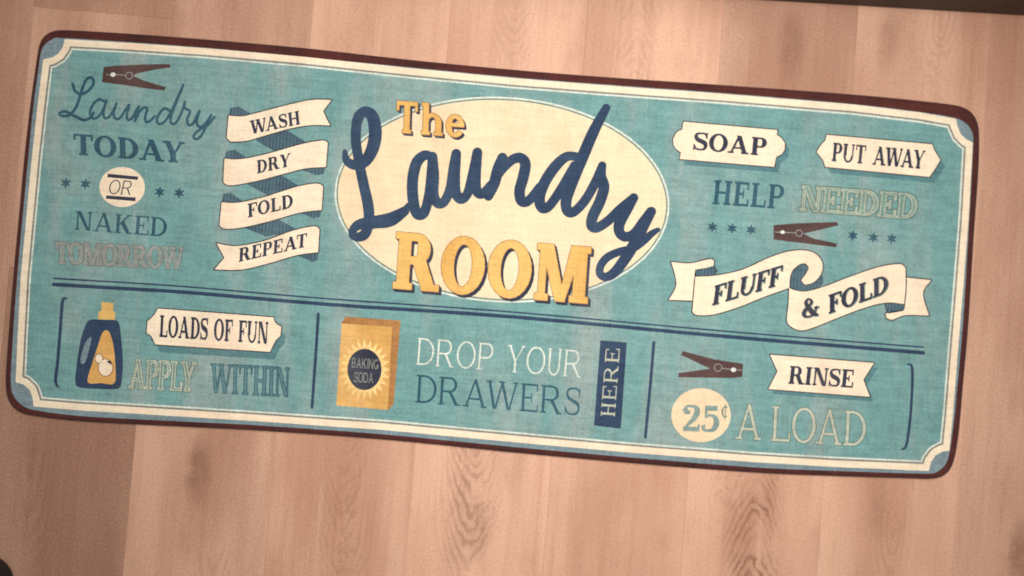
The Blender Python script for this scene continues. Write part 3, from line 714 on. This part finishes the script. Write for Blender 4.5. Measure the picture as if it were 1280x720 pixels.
big.append(brush(Z('D', [(577, 332), (570, 440), (576, 510), (600, 536), (630, 505), (658, 400), (672, 326)]), [6.2, 6.8, 6.5, 6.2, 6, 6.6, 6.2]))
big.append(brush(Z('D', [(672, 326), (664, 430), (668, 495), (694, 512), (730, 470)]), [6.2, 6.8, 6.5, 6, 4.5]))
big.append(brush(Z('D', [(785, 350), (765, 400), (748, 465), (722, 522)]), [6.4, 7, 7, 6]))
big.append(brush(Z('E', [(-35, 520), (10, 430), (65, 365), (108, 350), (132, 378), (122, 440), (106, 500), (116, 546), (150, 540), (195, 480)]), [5, 5, 6, 6.5, 6.8, 7, 6.8, 6.4, 6, 5]))
big.append(brush(Z('E', [(362, 345), (318, 345), (270, 385), (222, 455), (196, 525), (206, 574), (240, 566), (292, 492), (352, 385)]), [5.5, 6, 6.8, 7, 7, 6.5, 6, 6, 5.5]))
big.append(brush(Z('E', [(496, 126), (440, 230), (388, 350), (342, 460), (316, 540), (322, 590), (352, 592), (402, 540), (450, 455), (476, 390)]), [5.2, 7, 7.4, 7.4, 7, 6.4, 6, 6, 6, 5.4]))
big.append(brush(Z('E', [(478, 385), (474, 432), (486, 482), (466, 550), (436, 612), (430, 655), (456, 664), (506, 632), (560, 580), (612, 536)]), [5.2, 6, 6.8, 7, 7, 6.5, 6.2, 6, 6, 5.5]))
big.append(brush(Z('E', [(620, 530), (584, 590), (556, 645), (556, 686), (584, 706), (622, 690), (662, 640), (696, 592)]), [5.8, 7, 7, 6.4, 6.2, 6, 6.4, 5.8]))
big.append(brush(Z('G', [(1000, 22), (950, 110), (900, 210), (840, 310), (775, 400), (715, 442), (670, 425), (672, 372), (715, 318), (790, 282), (880, 258), (950, 210), (1000, 165), (1042, 140)]),
                 [5.8, 7, 7.2, 7, 6.5, 5.6, 5, 5, 5.2, 5, 5.2, 5, 4.4, 3.0]))
pr('script_lettering', union(*big), 'navy', emb, 14, .35)
the = ztext('The', 'D', (304, 236), (614, 259), (4, -143), SIGN, track=.12)
room = text('ROOM', (489.5, 360.5), (735.5, 380), (5, -71), ROOMF, track=.07)
for w_, dx in ((the, 2.6), (room, 3.2)):
    o = pr('lettering', w_, 'yellow', emb, 13, .35)
    pr('letter_edge', grow(w_, .7), 'rust', o, 12, .35)
    pr('letter_shadow', sweep(grow(w_, .4), dx, dx * 1.15, 5), 'ink', o, 11, .4)

# --- plaques
def plaque(r, pts, sh, word, font, lines=1.0):
    q = poly(Z(r, pts)); sx, sy = U(r, sh)
    o = pr('plaque', q, 'cream', root, 9, .35)
    pr('plaque_outline', grow(q, 1.4), 'line', o, 8, .35)
    pr('plaque_shadow', shift(q, sx, sy), 'shade', o, 7, .4)
    pr('lettering', ztext(word[0], r, *word[1:], font, **({'track': .05, 'space': .5})), 'ink', o, 10, .25)
    return o
plaque('H', [(105, 98), (462, 130), (460, 148), (478, 160), (491, 180), (490, 205), (478, 222), (458, 232), (450, 270), (90, 240), (95, 215), (78, 203), (67, 188), (65, 165), (74, 145), (84, 134), (100, 128)], (16, 22), ('SOAP', (140, 205), (418, 229), (7, -69)), BOLD)
plaque('H', [(650, 148), (1052, 184), (1060, 206), (1083, 243), (1065, 275), (1042, 308), (645, 270), (638, 246), (612, 213), (630, 185), (646, 168)], (18, 24), ('PUT AWAY', (668, 248), (1020, 279), (7, -71)), BOLD)
plaque('K', [(228, 75), (920, 128), (928, 155), (945, 172), (968, 185), (962, 240), (935, 265), (918, 295), (900, 335), (210, 290), (200, 262), (186, 238), (160, 222), (165, 152), (190, 130), (210, 108)], (26, 46), ('LOADS OF FUN', (234, 246), (886, 288), (6, -132)), BOLD)
plaque('N', [(473, 97), (851, 127), (812, 188), (836, 250), (467, 222), (500, 158)], (14, 18), ('RINSE', (538, 203), (774, 218), (7, -66)), BOLD)

# --- top right words
pr('lettering', ztext('HELP', 'H', (212, 412), (482, 431), (9, -92), SEMI, track=.08), 'deepteal', root, 7, .3)
hollow(ztext('NEEDED', 'H', (546, 435), (988, 468), (10, -92), OPEN, track=.03), 'olive', 'sage', 'buff', 2.4, .5)
# --- fluff and fold ribbon
fl_tail = [(58, 205), (130, 211), (205, 195), (221, 203), (219, 222), (150, 235), (146, 260), (142, 353), (48, 350), (78, 290)]
fl_fold = [(150, 238), (218, 221), (230, 240), (205, 262), (155, 266)]
fl_left = [(150, 262), (232, 257), (330, 235), (430, 190), (505, 166), (570, 162), (612, 178), (634, 212), (628, 252), (600, 283), (568, 292), (553, 276), (572, 250), (583, 228), (572, 211), (548, 214), (520, 238), (510, 268), (508, 304), (420, 335), (320, 375), (220, 405), (155, 407), (139, 394)]
fl_scroll = [(510, 268), (520, 238), (548, 211), (574, 210), (585, 226), (572, 252), (556, 276), (570, 292), (604, 283), (632, 255), (636, 288), (605, 308), (560, 320), (515, 305)]
fl_right = [(508, 303), (525, 313), (572, 318), (640, 300), (740, 262), (850, 225), (928, 214), (950, 228), (951, 300), (945, 366), (880, 360), (800, 378), (700, 415), (600, 455), (550, 466), (512, 450), (499, 425), (505, 370)]
fl_fold2 = [(873, 362), (948, 360), (942, 392), (885, 402)]
fl_tail2 = [(952, 265), (1048, 275), (1017, 325), (1040, 410), (950, 408), (902, 425), (880, 420), (874, 404), (900, 394), (944, 390), (950, 362)]
for q, m_ in ((fl_tail, 'cream'), (fl_fold, 'fold'), (fl_tail2, 'cream'), (fl_fold2, 'fold')):
    f = poly(soft(Z('I', q))); o = pr('ribbon_tail' if m_ == 'cream' else 'ribbon_fold', f, m_, root, 8, .35)
    pr('ribbon_outline', grow(f, 1.5), 'line', o, 7, .35)
f = poly(catmull(Z('I', fl_scroll), 4)); o = pr('ribbon_fold', f, 'fold', root, 8.5, .35)
for q, ws in ((fl_left, [('FLUFF', (212, 372), (474, 292), (10, -76))]), (fl_right, [('&', (556, 420), (622, 408), (0, -72)), ('FOLD', (656, 404), (884, 322), (0, -72))])):
    f = poly(soft(Z('I', q))); o = pr('ribbon_banner', f, 'cream', root, 10, .35)
    pr('ribbon_outline', grow(f, 1.5), 'line', o, 9, .35)
    for w_ in ws:
        t = ztext(w_[0], 'I', *w_[1:], BOLD, track=.03)
        pr('lettering', t, 'ink', o, 12, .25); pr('letter_shadow', shift(t, 1.2, .9), 'olive', o, 11, .3)

# --- detergent bottle
bt = pr('bottle_picture', blob(Z('J', [(408, 215), (470, 216), (530, 222), (545, 300), (553, 400), (547, 495), (528, 525), (440, 526), (362, 520), (339, 498), (345, 420), (362, 310), (385, 240)]), 5), 'navy', root, 6, .35)
pr('bottle_cap', poly(Z('J', [(455, 135), (510, 140), (508, 175), (518, 181), (516, 216), (440, 212), (444, 179), (457, 173)])), 'yellow', bt, 7, .3)
pr('bottle_handle', blob(Z('J', [(411, 292), (405, 330), (384, 405), (364, 410), (366, 370), (388, 312)]), 4), 'margin', bt, 7, .3)
pr('bottle_label', blob(Z('J', [(462, 272), (490, 268), (510, 330), (519, 420), (515, 500), (455, 500), (395, 496), (412, 420), (438, 340)]), 4), 'orange', bt, 7, .3)
for cx, cy, rx, ry in ((445, 390, 16, 19), (475, 430, 31, 37)):
    e_ = ell(*Z('J', [(cx, cy)])[0], rx / 3.6, ry / 3.6)
    o = pr('bubble', e_, 'cream', bt, 10, .25); pr('bubble_outline', grow(e_, 1.0), 'rust', o, 9, .25)
pr('bubble_spot', poly(Z('J', [(478, 400), (496, 398), (504, 418), (490, 412)])), 'ink', bt, 11, .2)

# --- lower left words
hollow(ztext('APPLY', 'K', (52, 552), (445, 572), (10, -172), OPEN, track=.02), 'olive', 'sage', 'buff', 1.8, .6)
wi = ztext('WITHIN', 'K', (538, 580), (1015, 606), (5, -176), OPEN, track=.05)
o = pr('lettering', grow(wi, .4), 'shade', root, 7, .3); pr('letter_outline', band(wi, -.55, .55), 'slate', o, 8, .25)

# --- baking soda box
fr_ = Z('L', [(166, 108), (452, 128), (427, 597), (135, 572)])
bx = pr('box_picture', grow(poly(fr_), -.3), 'orange', root, 8, .35)
pr('box_top', grow(poly(Z('L', [(166, 109), (190, 72), (497, 95), (452, 129)])), .3), 'brown', bx, 7, .35)
pr('box_side', grow(poly(Z('L', [(451, 128), (497, 95), (458, 562), (427, 597)])), .3), 'brown', bx, 7.5, .35)
cx, cy = 295, 368; q = []
for k in range(48):
    a = k * math.pi / 24; r_ = 1.55 if k % 2 == 0 else 1.12
    q.append((cx + 98 * r_ * math.cos(a) * .95, cy + 118 * r_ * math.sin(a) * .95))
pr('sunburst', poly(Z('L', q)), 'ray', bx, 9, .3)
bg = pr('box_badge', ell(*Z('L', [(cx, cy)])[0], 96 / 4.5, 116 / 4.5), 'ink', bx, 10, .35)
pr('lettering', ztext('BAKING', 'L', (222, 358), (372, 368), (3, -56), SANS, track=.08), 'stone', bg, 11, .2)
pr('lettering', ztext('SODA', 'L', (236, 440), (346, 446), (2, -58), SANS, track=.08), 'stone', bg, 11, .2)

# --- lower middle words
pr('lettering', text('DROP YOUR', (519.5, 455.5), (727, 472), (2.5, -33.5), HAIR, track=.09, space=.55), 'white', root, 7, .25)
pr('lettering', text('DRAWERS', (518.5, 503), (725.5, 520), (2, -35), THIN, track=.06), 'deepteal', root, 7, .25)
sg = pr('sign', poly(Z('M', [(722, 150), (862, 162), (830, 618), (688, 600)])), 'navy', root, 6, .4)
pr('lettering', ztext('HERE', 'M', (798, 556), (825, 196), (-74, -5), THIN, track=.14), 'buff', sg, 7, .25)

# --- lower right
pb = pr('price_badge', ell(*Z('N', [(222, 317)])[0], 108 / 2.909, 98 / 2.909), 'ovalcream', root, 6, .45)
pr('lettering', ztext('25', 'N', (152, 374), (284, 380), (6, -96), BOLD, track=.06), 'pale', pb, 7, .3)
pr('lettering', ztext('¢', 'N', (294, 333), (322, 335), (3, -58), MED), 'olive', pb, 8, .25)
lo = ztext('A LOAD', 'N', (345, 402), (818, 431), (6, -126), THIN, track=.07, space=.32)
o = pr('lettering', grow(lo, 1.1), 'olive', root, 7, .3); pr('letter_fill', lo, 'buff', o, 8, .25)

# ------------------------------------------------------------------ dark cabinet base beyond the mat, black block in the near corner, tall sides added for shade
def box_mesh(name, corners, z0, z1, bev, mat, parent=None):
    import bmesh
    bm = bmesh.new()
    vs = [bm.verts.new((*c, z)) for z in (z0, z1) for c in corners]
    n = len(corners)
    bm.faces.new(vs[:n][::-1]); bm.faces.new(vs[n:])
    for i in range(n): bm.faces.new((vs[i], vs[(i + 1) % n], vs[n + (i + 1) % n], vs[n + i]))
    bmesh.ops.recalc_face_normals(bm, faces=bm.faces)
    if bev: bmesh.ops.bevel(bm, geom=bm.edges[:], offset=bev, segments=3, affect='EDGES')
    v = np.array([tuple(x.co) for x in bm.verts]); bm.verts.index_update(); fs = [[x.index for x in f.verts] for f in bm.faces]; bm.free()
    return link(name, v, fs, mat, parent, smooth=False)
a = at(925, -1, 0)[:2]; b = at(1280, 20, 0)[:2]
dx = (b - a) / np.hypot(*(b - a)); dn = np.array([-dx[1], dx[0]])
cab = bpy.data.objects.new('cabinet', None); COL.objects.link(cab)
cc = a + dn * .25; cab.location = (*cc, 0); WORLD_AT['cabinet'] = np.array([*cc, 0])
tag(cab, 'dark brown cabinet base along the top right edge of the floor', 'cabinet')
dk = plain('dark_brown_wood', (66, 52, 44), .6)
box_mesh('base', [a - dx * 1.1, b + dx * .5, b + dx * .5 + dn * .5, a - dx * 1.1 + dn * .5], 0, .09, .003, dk, cab)
box_mesh('cabinet_body', [a - dx * 1.1 + dn * .02, b + dx * .5 + dn * .02, b + dx * .5 + dn * .5, a - dx * 1.1 + dn * .5], .09, .34, .004, dk, cab)

def corner_thing():
    c = at(24, 694, 0)[:2]; r = .035; V, Fc = [], []
    ring = []
    ang0 = math.atan2(dv_[1], dv_[0])
    for cx_, cy_, a0 in ((-r, -r, 0), (-.5, -r, 90), (-.5, -.5, 180), (-r, -.5, 270)):
        for k in range(9):
            t = R_(a0 + 90 * k / 8); ring.append((cx_ + r * math.cos(t), cy_ + r * math.sin(t)))
    n = len(ring); ca, sa = math.cos(-.085), math.sin(-.085)
    prof = [(.006, 0), (0, .006), (0, .80), (.006, .812), (.02, .82)]
    for ins, z in prof:
        for x, y in ring:
            m = .27 - r
            f = 1 - ins / .3
            x_, y_ = (x + .267) * f - .267, (y + .267) * f - .267
            V.append((c[0] + x_ * ca - y_ * sa, c[1] + x_ * sa + y_ * ca, z))
    for j in range(len(prof) - 1):
        for k in range(n): Fc.append((j * n + k, j * n + (k + 1) % n, (j + 1) * n + (k + 1) % n, (j + 1) * n + k))
    Fc.append([(len(prof) - 1) * n + k for k in range(n)]); Fc.append(list(range(n))[::-1])
    o = link('corner_shade_block', V, Fc, plain('block_black', (24, 23, 26), .6), smooth=False)  # only the rounded corner shows; the tall body is added to shade the floor
    tag(o, 'black rounded corner just poking in at the bottom left of the floor, tall unseen body added for shade', 'corner_shade_block')
dv_ = (at(395, 0, 0) - at(335, 690, 0))[:2]
corner_thing()
